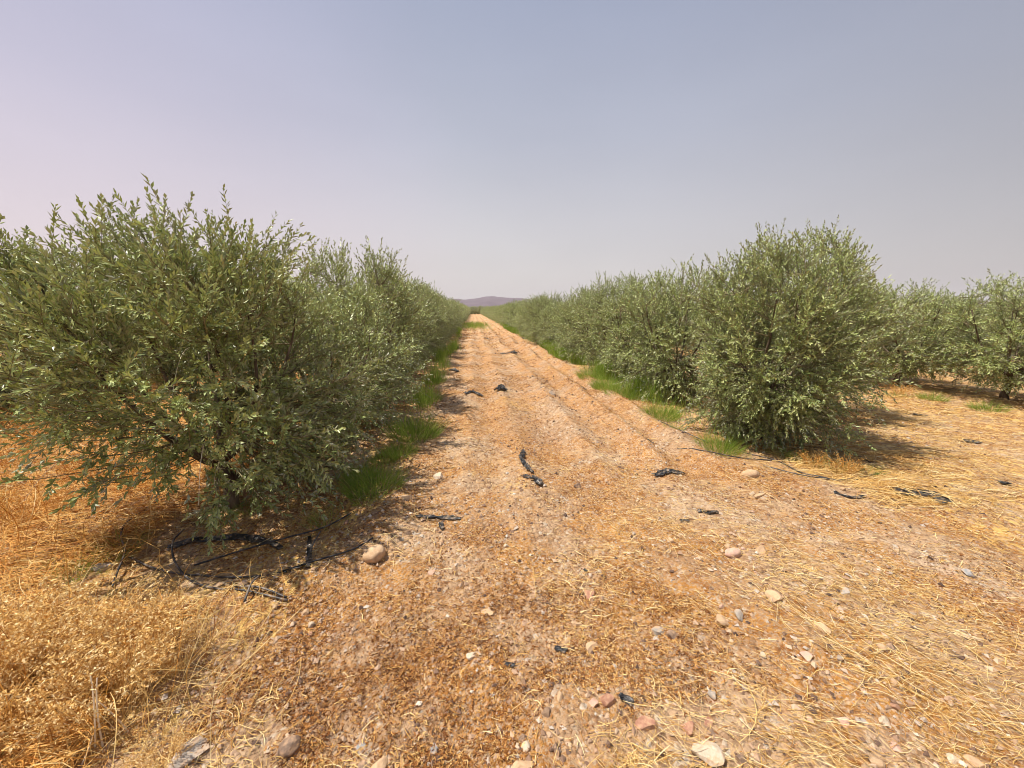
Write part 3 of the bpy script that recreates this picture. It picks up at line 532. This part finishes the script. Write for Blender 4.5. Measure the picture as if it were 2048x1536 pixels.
ST = [
 (750,1106,46,34,'tan','smooth oval tan stone on the edge of the shade by the left tree',.6,.75,.1),
 (876,948,24,17,'white','small white angular stone on the left side of the track',.2,.6,.8),
 (1410,1490,72,58,'white','big lumpy cream-white stone at the bottom edge of the photo',-.4,.5,.5),
 (1484,1512,44,30,'brown','dark grey-brown slab right of the big cream-white stone',-.3,.5,.8),
 (1220,1393,40,26,'red','reddish brown wedge-shaped stone left of a black plastic tangle',.1,.6,.8),
 (1186,1401,21,19,'pink','small pinkish stone touching the reddish wedge-shaped stone',.3,.7,.7),
 (1290,1436,46,32,'red','triangular red-brown slab tilted up below the black plastic tangle',-.5,.5,1.),
 (1319,1255,32,24,'grey','pale grey flat-topped stone, left one of a touching pair',.3,.55,.8),
 (1344,1268,30,24,'brown','brown-grey rounded stone touching the pale grey flat-topped one',.8,.7,.4),
 (1181,1180,25,24,'red','dark reddish cube-like stone alone in the middle of the track',.5,.9,.8),
 (1152,1237,26,14,'tan','flat tan stone just below the dark cube-like stone',.0,.5,.5),
 (1182,1285,28,20,'tan','blunt sandy stone right of a black plastic scrap in mid track',.4,.6,.6),
 (945,1307,26,14,'white','whitish oblong stone left of centre in the foreground',.1,.5,.5),
 (1052,1481,20,17,'white','small round cream stone near the bottom centre',.0,.8,.2),
 (1045,1464,30,17,'brown','flat brown stone right above the small round cream stone',-.2,.45,.8),
 (1112,1483,21,32,'brown','upright dark brown block near the bottom centre',.1,.9,.9),
 (385,1497,80,42,'grey','long grey-brown slab leaning up at the lower left',.75,.32,.9),
 (580,1482,42,34,'brown','rounded brown stone in dry litter at the lower left',.3,.7,.3),
 (1465,1110,34,20,'pink','rounded pink-tan stone beside the long straw windrow',.1,.6,.3),
 (1518,1105,30,22,'tan','pale tan stone just right of the pink-tan one, above the straw windrow',.3,.6,.5),
 (1545,1203,34,26,'tan','sandy blunt stone left of the thick straw windrow',.9,.6,.6),
 (1440,1240,36,22,'tan','broad tan stone half sunk left of a dark-edged one',.2,.5,.5),
 (1480,1232,28,21,'grey','light stone with dark underside right of the broad tan one',.5,.7,.8),
 (1641,1268,24,24,'tan','small pale upright stone lying among the long straws',.2,.7,.5),
 (1612,1321,28,22,'pink','pinkish wedge stone below the long straws',-.4,.6,.9),
 (1781,1312,26,17,'brown','dark purplish-brown stone alone right of the long straws',.2,.6,.6),
 (1690,1188,26,18,'grey','light grey stone above the long straws on the right',.1,.6,.6),
 (1425,1378,19,20,'grey','small greenish-grey stone in the lower right foreground',.3,.8,.6),
 (1378,1449,34,22,'red','red-brown low stone above the big cream-white stone',.2,.5,.7),
 (1414,1439,22,17,'red','small red-brown block above and right of the big cream-white stone',.5,.7,.9),
 (1428,1463,26,14,'brown','dark flat shard at the upper right of the big cream-white stone',.1,.4,.9),
 (1690,1449,28,20,'pink','reddish-tan stone, leftmost of a row of three at the lower right',.1,.6,.6),
 (1723,1450,21,21,'grey','middle stone of a row of three at the lower right',.6,.8,.6),
 (1768,1450,24,18,'white','pale chipped stone, rightmost of a row of three at the lower right',.3,.6,.8),
 (1937,1138,26,18,'slate','blue-grey stone in straw near the right edge',.2,.6,.6),
 (1103,785,17,12,'grey','sharp grey stone far up the track right of black plastic scraps',.2,.7,.9),
 (719,1478,24,24,'slate','flat triangular slate-blue stone near the bottom left of centre',.3,.35,1.),
 (758,1520,38,34,'tan','large tan stone cut by the bottom edge left of centre',.3,.6,.6),
 (724,1526,32,26,'brown','dark brown stone cut by the bottom edge beside the large tan one',.3,.6,.6),
 (970,1218,32,20,'tan','flat triangular tan stone left of the middle of the track',.1,.3,.8),
 (1905,1515,22,20,'white','small white stone in the bottom right corner area',.1,.7,.6),
 (1950,1519,38,26,'tan','wide sandy stone right of the small white one at the bottom right',.1,.5,.5),
 (1500,947,40,18,'tan','wide sandy stone on the bare soil left of the hoses of the right tree',.1,.5,.3),
 (1518,992,26,12,'tan','flat pale stone below the hoses of the right tree',.1,.5,.6),
 (486,1160,24,17,'pink','pinkish stone lying beside the black hose at the left',.3,.5,.7),
 (811,1005,28,14,'tan','low tan stone at the track edge right of the grass tufts',.1,.5,.6),
 (898,922,18,10,'tan','small tan stone above and right of the small white angular one',.1,.6,.5),
 (1394,1515,24,14,'brown','brown chip under the big cream-white stone',.1,.5,.8),
 (1790,1502,26,20,'pink','rosy stone near the bottom edge on the right',.2,.5,.6),
 (1043,1524,52,24,'tan','broad tan stone cut by the bottom edge in the middle',.1,.5,.5),
 (868,1485,22,24,'slate','small slate-grey shard near the bottom edge left of centre',.1,.4,1.),
 (1340,1083,20,14,'tan','small sandy stone at the head of the straw windrow',.1,.6,.6),
 (930,963,26,10,'tan','thin flat tan flake right of the small white angular stone',.1,.3,.8),
 (1154,963,22,14,'brown','dark brown stone right of the long torn plastic strip',.3,.6,.8),
 (205,1122,46,20,'grey','flat pale grey stone half buried in grass left of the hoses',.2,.4,.5),
]
for i, s_ in enumerate(ST):
    px, py, wp, hp, mk, lab, rot, fl, sh = s_
    stone(px, py, wp, hp, mk, lab, rot, fl, sh, i, .35 if 'slab' in lab else .08)
# unnamed chips, many and alike
protos = []
for i in range(6):
    bm = bmesh.new(); bmesh.ops.create_icosphere(bm, subdivisions=2, radius=1); P = np.array([v.co[:] for v in bm.verts]); g = np.random.default_rng(300+i)
    for q in range(9): nrm = norm(g.normal(size=3)); dd = g.uniform(.5, .85); pr = P@nrm; P = P-np.where(pr > dd, pr-dd, 0)[:, None]*nrm[None]
    P = P*np.array([1, g.uniform(.6, .95), g.uniform(.35, .7)])
    for v, p in zip(bm.verts, P): v.co = p
    me = bpy.data.meshes.new('stone_chip'); bm.to_mesh(me); bm.free(); protos.append(me)
kinds = list(SM); pm = {}
x, y = scatter(1500, .85, 11, 0, 91, (-.5, 1.05)); k = g2.random(len(x)) < shade(x, y, 69, .44, .6, 1.1)+.1; x, y = x[k][:210], y[k][:210]
for xx, yy in zip(x, y):
    kd = kinds[int(g2.choice(7, p=[.34, .08, .18, .12, .10, .14, .04]))]; pi_ = int(g2.integers(0, 6))
    if (pi_, kd) not in pm: m2 = protos[pi_].copy(); m2.materials.append(SM[kd]); pm[(pi_, kd)] = m2
    s = .008+.016*g2.random()**2; s *= (1+.06*yy)
    o = obj('stone_chip', pm[(pi_, kd)], loc=(xx, yy, float(height(xx, yy))+s*.25)); o.scale = (s, s, s); o.rotation_euler = (g2.normal(0, .25), g2.normal(0, .25), g2.uniform(0, 6.28))
    tag(o, f'small {dict(tan="tan", white="whitish", red="reddish", grey="grey", brown="dark brown", pink="pinkish", slate="blue-grey")[kd]} stone chip loose on the dirt', 'stone chip', f'small {kd} stone chips strewn over the track')
# ------------------------------------------------------------------ hoses
def hose(pts, label, r=.0058, flat=False, lift=.012, grp='cut pieces of black irrigation hose', prof=None):
    P = []
    for i, p in enumerate(pts):
        x, y = at(p[0], p[1]); P.append((x, y, float(height(x, y))+lift+(p[2] if len(p) > 2 else 0)))
    P = np.array(P); # smooth by Catmull-Rom
    Q = []; ext = np.vstack([2*P[0]-P[1], P, 2*P[-1]-P[-2]])
    for i in range(1, len(ext)-2):
        for t in np.linspace(0, 1, 9)[:-1]:
            a, b, c, d = ext[i-1:i+3]; Q.append(.5*((2*b)+(-a+c)*t+(2*a-5*b+4*c-d)*t*t+(-a+3*b-3*c+d)*t**3))
    Q.append(P[-1]); Q = np.array(Q); Q[:, 2] = np.maximum(Q[:, 2], height(Q[:, 0], Q[:, 1])+r*.9)
    V, F = tubes([Q], [np.full(len(Q), r)], 10)
    base = Q[0].copy(); o = obj('irrigation_hose', mesh('irrigation_hose', V-base, F, [M_hose], smooth=True), loc=tuple(base)); tag(o, label, 'hose', grp); return o
hose([(325,1006),(286,1028),(253,1059,.03),(244,1081,.05),(250,1105,.06),(233,1143,.02),(224,1167)], 'bent black hose arching through dry grass, leftmost of the hoses at the left tree')
hose([(367,1059,.02),(347,1086,.05),(347,1116,.05),(365,1147,.02),(395,1169),(440,1187),(492,1198),(576,1207)], 'long curved black hose sweeping towards the camera in front of the left tree')
hose([(468,1186),(520,1193,.01),(574,1202)], 'short black hose piece lying along the end of the long curved one')
hose([(521,1174,.03),(507,1196,.04),(491,1219,.01)], 'stubby black hose piece crossing over two other hose ends')
hose([(255,1099),(308,1125),(374,1145),(461,1152),(523,1147)], 'black hose bowed low across the soil between the curved hose and the shade')
hose([(387,1125),(483,1103,.03),(571,1072,.05),(646,1048,.03),(703,1024)], 'straight thin black hose running up to the right through the tree shade')
hose([(600,1139),(624,1132),(703,1108),(747,1086)], 'thin dark hose ending near the smooth oval tan stone')
hose([(640,1057,.03),(626,1090,.04),(614,1125)], 'short leaning hose piece beside the flat black tape', .006)
hose([(1355,897),(1406,909),(1484,913),(1554,915)], 'straight black hose pointing left from below the right tree')
hose([(1453,894),(1546,913),(1601,940),(1640,954),(1679,958),(1737,948),(1768,940)], 'longest black hose curving round the foot of the right tree')
hose([(1527,929),(1601,948),(1659,958)], 'lower black hose lying beside the longest one at the right tree')
hose([(1316,845),(1340,851),(1367,870),(1418,886)], 'black hose along the grass edge left of the right tree')
hose([(1675,898),(1718,913),(1768,940)], 'black hose in the dark shadow right of the right tree')
hose([(1560,905),(1580,893),(1610,884)], 'black hose end disappearing under the right tree')
# ------------------------------------------------------------------ black plastic scraps
def film(pts, wid, label, seed=0, name='plastic_scrap', crump=.5, ragged=.5, up=.02):
    wid *= 1.3 if name == 'plastic_scrap' else 1.2; up *= .8
    g = np.random.default_rng(500+seed); P = np.array([at(*p) for p in pts]); seg = np.concatenate([[0], np.cumsum(np.linalg.norm(np.diff(P, axis=0), axis=1))])
    nL = max(14, int(seg[-1]/.012)); nL = min(nL, 70); t = np.linspace(0, seg[-1], nL); cx_ = np.interp(t, seg, P[:, 0]); cy_ = np.interp(t, seg, P[:, 1])
    tg = np.stack([np.gradient(cx_), np.gradient(cy_)], 1); tg = norm(tg); nn = np.stack([-tg[:, 1], tg[:, 0]], 1); nW = 13
    u = np.linspace(-1, 1, nW); env = (.35+.65*np.sin(np.linspace(.08, .96, nL)*math.pi)**.5)[:, None]*(1-ragged*.6*vn(t[:, None]*38+seed*9, np.sign(u)[None]*3., seed))
    wv = wid/2*env*u[None]*(1-.35*crump)
    X_ = cx_[:, None]+nn[:, :1]*wv; Y_ = cy_[:, None]+nn[:, 1:]*wv
    fold = fbm(t[:, None]*60/max(1, wid/.06)+seed*7, u[None]*3.5+t[:, None]*9, seed+3, 3); fold2 = np.abs(fbm(t[:, None]*18, u[None]*4+seed, seed+9, 2)-.5)*2
    q_ = 50/max(1, wid/.08); X_ = X_+(fbm(t[:, None]*q_, u[None]*3, seed+21, 3)-.5)*wid*1.1*crump; Y_ = Y_+(fbm(t[:, None]*q_, u[None]*3, seed+22, 3)-.5)*wid*1.1*crump
    Z_ = height(X_, Y_)+.006+up*crump*(fold*1.5+fold2)
    ii = np.arange(nL*nW).reshape(nL, nW); F = np.stack([ii[:-1, :-1], ii[1:, :-1], ii[1:, 1:], ii[:-1, 1:]], -1).reshape(-1, 4)
    c = np.array([cx_.mean(), cy_.mean(), float(height(cx_.mean(), cy_.mean()))])
    me = mesh(name, np.stack([X_, Y_, Z_], -1).reshape(-1, 3)-c, F, [M_film], smooth=True)
    o = obj(name, me, loc=tuple(c)); m_s = o.modifiers.new('thick', 'SOLIDIFY'); m_s.thickness = .0012
    tag(o, label, 'plastic scrap', 'torn black plastic scraps')
film([(1047,905),(1042,920),(1052,938),(1066,950)], .055, 'long torn black plastic strip standing up in the middle of the track', 1, up=.045)
film([(1046,952),(1060,962)], .06, 'thin dusty grey plastic shred between two black pieces in mid track', 14, up=.01)
film([(1062,964),(1074,968),(1084,976)], .07, 'crumpled black plastic lump just below the long torn strip', 2, up=.05)
film([(1310,944),(1335,940),(1368,944)], .10, 'black crumpled rag of plastic lying flat right of the track centre', 3, up=.03)
film([(1786,982),(1815,990),(1850,986),(1875,996),(1893,1006)], .13, 'largest black plastic sheet lying on straw at the right', 4, up=.035)
film([(832,1040),(875,1037),(922,1043)], .05, 'flat black plastic strip right of the left tree shade', 5, up=.015)
film([(880,1050),(886,1062)], .035, 'tiny black scrap under the flat black strip', 6)
film([(930,790),(948,787),(964,792)], .10, 'flat black scrap far up the track on its left side', 7, up=.05)
film([(992,787),(1002,784),(1010,790)], .12, 'upright folded black scrap far up the track beside a flatter one', 8, up=.12)
film([(896,745),(906,742),(915,746)], .12, 'black scrap in the shadow of the left hedge', 9, up=.06)
film([(1396,1022),(1415,1026),(1437,1029)], .05, 'ragged black scrap on orange litter right of centre', 10, up=.02)
film([(1360,1044),(1378,1046)], .03, 'small black scrap left of and below the ragged one on orange litter', 11, up=.02)
film([(1108,1286),(1122,1290),(1133,1298)], .028, 'little black crumple in mid foreground above a sandy stone', 12, up=.02)
film([(1240,1396),(1256,1402),(1266,1410)], .03, 'black frayed tangle beside the reddish wedge-shaped stone', 13, up=.02)
film([(1000,706),(1026,708)], .10, 'dark scrap high up the track, left of a second one', 15, up=.06)
film([(1024,710),(1032,713)], .14, 'dark upright scrap high up the track beside a flat one', 16, up=.14)
film([(1152,772),(1172,781)], .07, 'black shred on the right furrow near the grass', 17, up=.04)
film([(1292,876),(1308,880)], .05, 'black shred left of the hose along the right grass edge', 18, up=.03)
film([(1998,966),(2022,970)], .06, 'black scrap near the right edge above the straw', 19, up=.03)
film([(1826,826),(1852,829)], .10, 'black scrap in the right field near the shadow', 20, up=.03)
film([(1930,880),(1962,884)], .08, 'black scrap right of the tall tree shadow in the right field', 21, up=.03)
film([(1668,984),(1700,992),(1730,990)], .035, 'thin dark strip below the hoses of the right tree', 22, up=.015)
film([(1010,1323),(1030,1330)], .02, 'faint black shred buried in soil left of centre foreground', 23, up=.01)
film([(1168,1138),(1174,1144)], .02, 'tiny black bit lying above the dark cube-like stone', 24, up=.012)
film([(1045,676),(1056,679)], .16, 'far black scrap where the track narrows', 25, up=.05)
film([(970,676),(985,679)], .16, 'far dark scrap on the left half of the narrowing track', 26, up=.04)
film([(334,1086),(380,1072),(417,1064),(483,1055),(530,1064),(558,1080)], .07, 'wide flat black irrigation tape under the left tree', 30, 'drip_tape', .22, .25, .03)
film([(617,1056),(618,1100),(617,1149)], .028, 'straight flat black tape pointing at the camera in front of the left tree', 31, 'drip_tape', .15, .1, .02)
film([(560,1140),(590,1146),(612,1140)], .06, 'crumpled black film at the foot of the flat tape pointing at the camera', 32, up=.03)
# ------------------------------------------------------------------ grass tufts
def tuft_mesh(seed, n=520, rad=.17, h=.22, w=.0013, m=None):
    g = np.random.default_rng(seed); a = g.random(n)*6.28; r = np.sqrt(g.random(n))*rad; P = np.stack([np.cos(a)*r, np.sin(a)*r, np.zeros(n)-.01], 1)
    hh = h*(.45+.7*g.random(n))*(1-.4*r/rad); tl = (r/rad*.6+.15)+g.normal(0, .2, n); da = a+g.normal(0, .7, n)
    d = norm(np.stack([np.cos(da)*tl, np.sin(da)*tl, np.ones(n)], 1)); s = norm(np.cross(d, norm(g.normal(size=(n, 3)))))
    t = np.array([0, .4, .75, 1]); pts = P[:, None]+d[:, None]*(hh[:, None]*t)[..., None]; bd = np.stack([np.cos(da), np.sin(da), -.45*np.ones(n)], 1)
    pts = pts+bd[:, None]*(hh[:, None]*.28*g.random((n, 1))*t**2)[..., None]; ww = w*np.array([1, .85, .6, .15])
    V = np.stack([pts-s[:, None]*ww[None, :, None], pts+s[:, None]*ww[None, :, None]], 2); i = (np.arange(n)*8)[:, None, None]; k = (np.arange(3)*2)[None, :, None]
    F = (i+k+np.array([0, 1, 3, 2])).reshape(-1, 4); return mesh('grass_tuft', V.reshape(-1, 3), F, [m or M_grass], attrs={'rnd': np.repeat(np.clip(g.random(n)*.85+.08*(g.random(n) < .1)*5, 0, 1), 3)})
tm = [tuft_mesh(i) for i in range(4)]; tbig = [tuft_mesh(10+i, 900, .22, .29, .0014) for i in range(3)]; tthin = [tuft_mesh(20+i, 130, .16, .20, .0014) for i in range(2)]
def tuft(px, py, s, label, kind=0, z=1.):
    x, y = at(px, py); me = (tm, tbig, tthin)[kind][int(g2.integers(0, 2))]; o = obj('grass_tuft', me, loc=(x, y, float(height(x, y)))); o.scale = (s, s, s*z); o.rotation_euler = (0, 0, g2.uniform(0, 6.28))
    tag(o, label, 'grass tuft', 'bright green grass tufts along the hedges')
for a in [(748,985,1.0,'large bright green grass tuft nearest the camera on the left verge',1),(800,905,1.,'low green grass tuft between two bigger ones on the left verge',0),(830,868,1.35,'round dark green grass clump against the left hedge',1),
          (735,1010,.7,'thin green tuft in front of the largest one on the left verge',2),(655,1030,.9,'sparse green tuft in the shade beside the straight hose',2),(720,960,.9,'green tuft tucked between the left tree and the largest tuft',0),
          (770,915,.8,'yellow-green tuft just above the largest one on the left verge',0),(855,800,1.3,'green tuft under the left hedge beside its shadow on the track',0),(868,768,1.3,'farther green tuft under the left hedge',0),
          (1440,893,.95,'leafy green tuft at the near left foot of the right tree',1),(1322,833,1.1,'yellowish green tuft on the right verge left of the right tree',1),(1250,795,1.35,'tall bright green grass clump on the right verge',1),
          (1212,782,1.2,'bright green clump just left of the tallest one on the right verge',1),(1187,760,1.4,'smaller bright clump starting the run of clumps on the right verge',1),(1345,862,.7,'thin dry-tipped tuft at the hose on the right verge',2),
          (1660,930,.8,'sparse yellow-green weeds right of the right tree foot',2),(1600,915,.8,'sparse green weeds under the right tree',2),(1740,942,.7,'small green tuft at the end of the longest right hose',2),(1560,900,.8,'sparse green stems at the right tree foot near the hoses',2),
          (1480,905,.6,'thin stems in front of the right tree',2),(1865,800,1.0,'green clump at the foot of an olive in the second row on the right',0),(1975,818,1.1,'green clump near the right edge below the second row',0),(1795,792,1.0,'low green clump beside the bare dark trunk',2),
          (500,1010,.7,'dim green tuft in the deep shade under the left tree',2),(430,1030,.7,'dim thin tuft left of the trunk of the left tree',2),(240,1085,.9,'yellowing tuft among the dry grass left of the hoses',2),(180,1130,.8,'small greenish tuft in dry grass at the left',2),(120,1160,.8,'faded green tuft beside the dry weeds at the far left',2)]: tuft(*a)
# continuous green strips farther along both hedges
xs, ys, zs = [], [], []
for X0, y0, y1, n_ in ((2.84, 6.5, 34, 24000), (2.90, 4.3, 9, 2500), (3.0, 30, 110, 5000), (-.93, 4.2, 30, 7000)):
    yy = y0+(y1-y0)*g2.random(n_)**1.2; xx = X0+g2.normal(0, .10, n_)+(fbm(yy*.4, yy*0, 5, 2)-.5)*.5
    if X0 == 2.86: k = g2.random(n_) < .25+sstep(fbm(yy*.8, yy*0+2, 6, 2), .40, .56)
    else: k = g2.random(n_) < sstep(fbm(yy*1.1, yy*0+2, 16, 2), .46, .62)+.06
    xs.append(xx[k]); ys.append(yy[k])
gp = at(944, 655); xs.append(g2.normal(gp[0]+.15, .7, 1800)); ys.append(g2.normal(gp[1]+2, 3.5, 1800))
x, y = np.concatenate(xs), np.concatenate(ys); n = len(x)
tag(obj('verge_grass', ground_blades('verge_grass', x, y, g2.uniform(.14, .44, n), g2.uniform(.002, .004, n)*(1+.07*y), g2.uniform(0, 6.28, n), g2.uniform(.95, 1.57, n), [M_grass], np.clip(g2.random(n)*.9, 0, 1), 0, .12, 74, 3, .8)),
    'bright green grass growing in a strip along the foot of the hedges', 'grass', kind='stuff')
# ------------------------------------------------------------------ dry weeds
def weed_mesh(seed, n=75, rad=.24, h=.46, m=None, leafn=22, ls=.018):
    g = np.random.default_rng(seed); st, rd = [], []; LPs, LD = [], []
    for i in range(n):
        a = g.random()*6.28; r = math.sqrt(g.random())*rad*.6; p = np.array([math.cos(a)*r, math.sin(a)*r, -.01]); da = a+g.normal()*.6; hh = h*(.5+.6*g.random()); sp = rad*(.3+.7*g.random())
        e = p+np.array([math.cos(da)*sp, math.sin(da)*sp, hh]); c = p+np.array([math.cos(da)*sp*.2, math.sin(da)*sp*.2, hh*.8]); P = bez(p, c, e, 6); st.append(P); rd.append(np.linspace(.0017, .0008, 6))
        tt = .3+.7*g.random(leafn); q = P[np.minimum((tt*5).astype(int), 4)]; fr = ((tt*5) % 1)[:, None]; q = q*(1-fr)+P[np.minimum((tt*5).astype(int)+1, 5)]*fr; LPs.append(q+g.normal(0, .008, q.shape)); LD.append(norm(g.normal(size=(leafn, 3))))
    V, F = tubes(st, rd, 3); F = np.array([f for f in F if len(f) == 4])
    lp = np.concatenate(LPs); ld = np.concatenate(LD); nl = len(lp)
    Vl, Fl = blades(lp, ld, norm(g.normal(size=(nl, 3))), ls*(.5+.8*g.random(nl)), ls*.5*(.6+.8*g.random(nl)), .55, bend=g.normal(0, ls*.25, (nl, 3)))
    rl = .25+.75*g.random(nl); return mesh('dry_weed', np.concatenate([V, Vl]), np.concatenate([F, Fl+len(V)]), [m or M_weed], attrs={'rnd': np.concatenate([g.random(len(F)), rl, rl])})
wm = [weed_mesh(i) for i in range(3)]; wo = [weed_mesh(10+i, 90, .24, .34, M_field, 9, .018) for i in range(2)]
for (px, py, s, k_, lab) in [(60,1330,1.0,0,'dry curled-leaf weed clump at the left edge, upper of the heap'),(170,1290,1.0,1,'dry straw-coloured weed clump at the top of the lower left heap'),(270,1330,.95,2,'dry weed clump with pale curled leaves on the right side of the heap'),
        (110,1400,1.0,2,'rust-brown dry weed clump in the middle of the lower left heap'),(225,1400,.85,0,'dry weed clump overhanging the dark hollow at the lower left'),(20,1440,1.0,1,'dry weed clump in the very corner at the lower left'),(340,1300,.6,1,'small dry weed clump trailing off the right end of the heap'),
        (60,1240,.7,2,'dry weed clump behind the heap by the left edge'),(300,1225,.6,2,'small dry weed below the hoses at the left'),(330,1500,.4,0,'tiny dry weed left of the long grey-brown slab'),(-40,1380,1.1,0,'dry weed clump partly cut by the left edge')]:
    x, y = at(px, py+40); o = obj('dry_weed', wm[k_], loc=(x, y, float(height(x, y)))); s *= .88; o.scale = (s, s, s*.85); o.rotation_euler = (0, 0, g2.uniform(0, 6.28)); tag(o, lab, 'dry weed', 'dry weeds heaped at the lower left')
for (px, py, s, k_, lab) in [(235,985,1.0,0,'orange dry bush left of the trunk of the nearest olive'),(180,960,1.05,1,'orange dry bush at the left side under the drooping branches'),(290,1000,.7,1,'small orange dry bush at the edge of the tree shade'),(90,900,1.2,0,'orange dry bush in the left field under the crown'),
        (330,935,.8,0,'orange dry bush glowing behind the trunk of the nearest olive'),(20,950,1.1,1,'orange dry bush by the left edge of the photo'),(60,1060,.9,0,'low orange dry bush at the left edge below the matted grass'),(1690,940,.6,1,'pale dry stems standing right of the right tree'),(1625,925,.5,0,'dry straw-coloured weed in front of the right tree shade'),(1800,790,.7,0,'dry weed beside the bare dark trunk in the second row')]:
    x, y = at(px, py); o = obj('dry_bush', wo[k_], loc=(x, y, float(height(x, y)))); o.scale = (s, s, s*.9); o.rotation_euler = (0, 0, g2.uniform(0, 6.28)); tag(o, lab, 'dry bush', 'orange dry bushes near the olive trees')
# pale dead stalks at the lower left
def stalk(pts, label, r=.003):
    P = []
    for px, py, z in pts: x, y = at(px, py, z); P.append((x, y, z+float(height(x, y))*0))
    P = np.array(P); P[-1][2] = float(height(P[-1][0], P[-1][1])); V, F = tubes([np.vstack([bez(P[0], P[1], P[2], 8)])], [np.linspace(r*.6, r, 8)], 5); b0 = P[-1].copy()
    o = obj('dead_stalk', mesh('dead_stalk', V-b0, F, [M_bare], attrs={'rnd': np.full(len(F), .9)}), loc=tuple(b0)); tag(o, label, 'dead stalk', 'pale dead stalks at the lower left')
stalk([(181,1352,.30),(192,1410,.2),(186,1478,.05)], 'upright whitish dead stalk at the lower left, taller of two side by side')
stalk([(194,1356,.28),(190,1420,.18),(200,1470,.06)], 'upright whitish dead stalk at the lower left, close right of the taller one')
stalk([(192,1400,.2),(220,1418,.14),(252,1442,.05)], 'whitish dead stalk slanting down to the right from two upright ones', .0025)
stalk([(186,1470,.1),(178,1500,.06),(166,1536,.0)], 'whitish dead stalk running off the bottom edge at the left', .0025)
# ------------------------------------------------------------------ haze
m, t, b = mat('haze_air'); t.nodes.remove(b); pv_ = N(t, 'ShaderNodeVolumePrincipled'); pv_.inputs['Color'].default_value = (.90, .86, .92, 1); pv_.inputs['Density'].default_value = .00012
L(t, pv_.outputs[0], t.nodes['Material Output'].inputs['Volume'])
bm = bmesh.new(); bmesh.ops.create_cube(bm, size=1); me = bpy.data.meshes.new('haze')
for v_ in bm.verts: v_.co = (v_.co.x*12400, v_.co.y*12400, -1.5-6 if v_.co.z < 0 else 190)
bm.to_mesh(me); bm.free(); me.materials.append(m)
o = obj('haze', me); o['kind'] = 'stuff'; o['label'] = 'thin dusty haze in the air over the orchard'; o['category'] = 'haze'
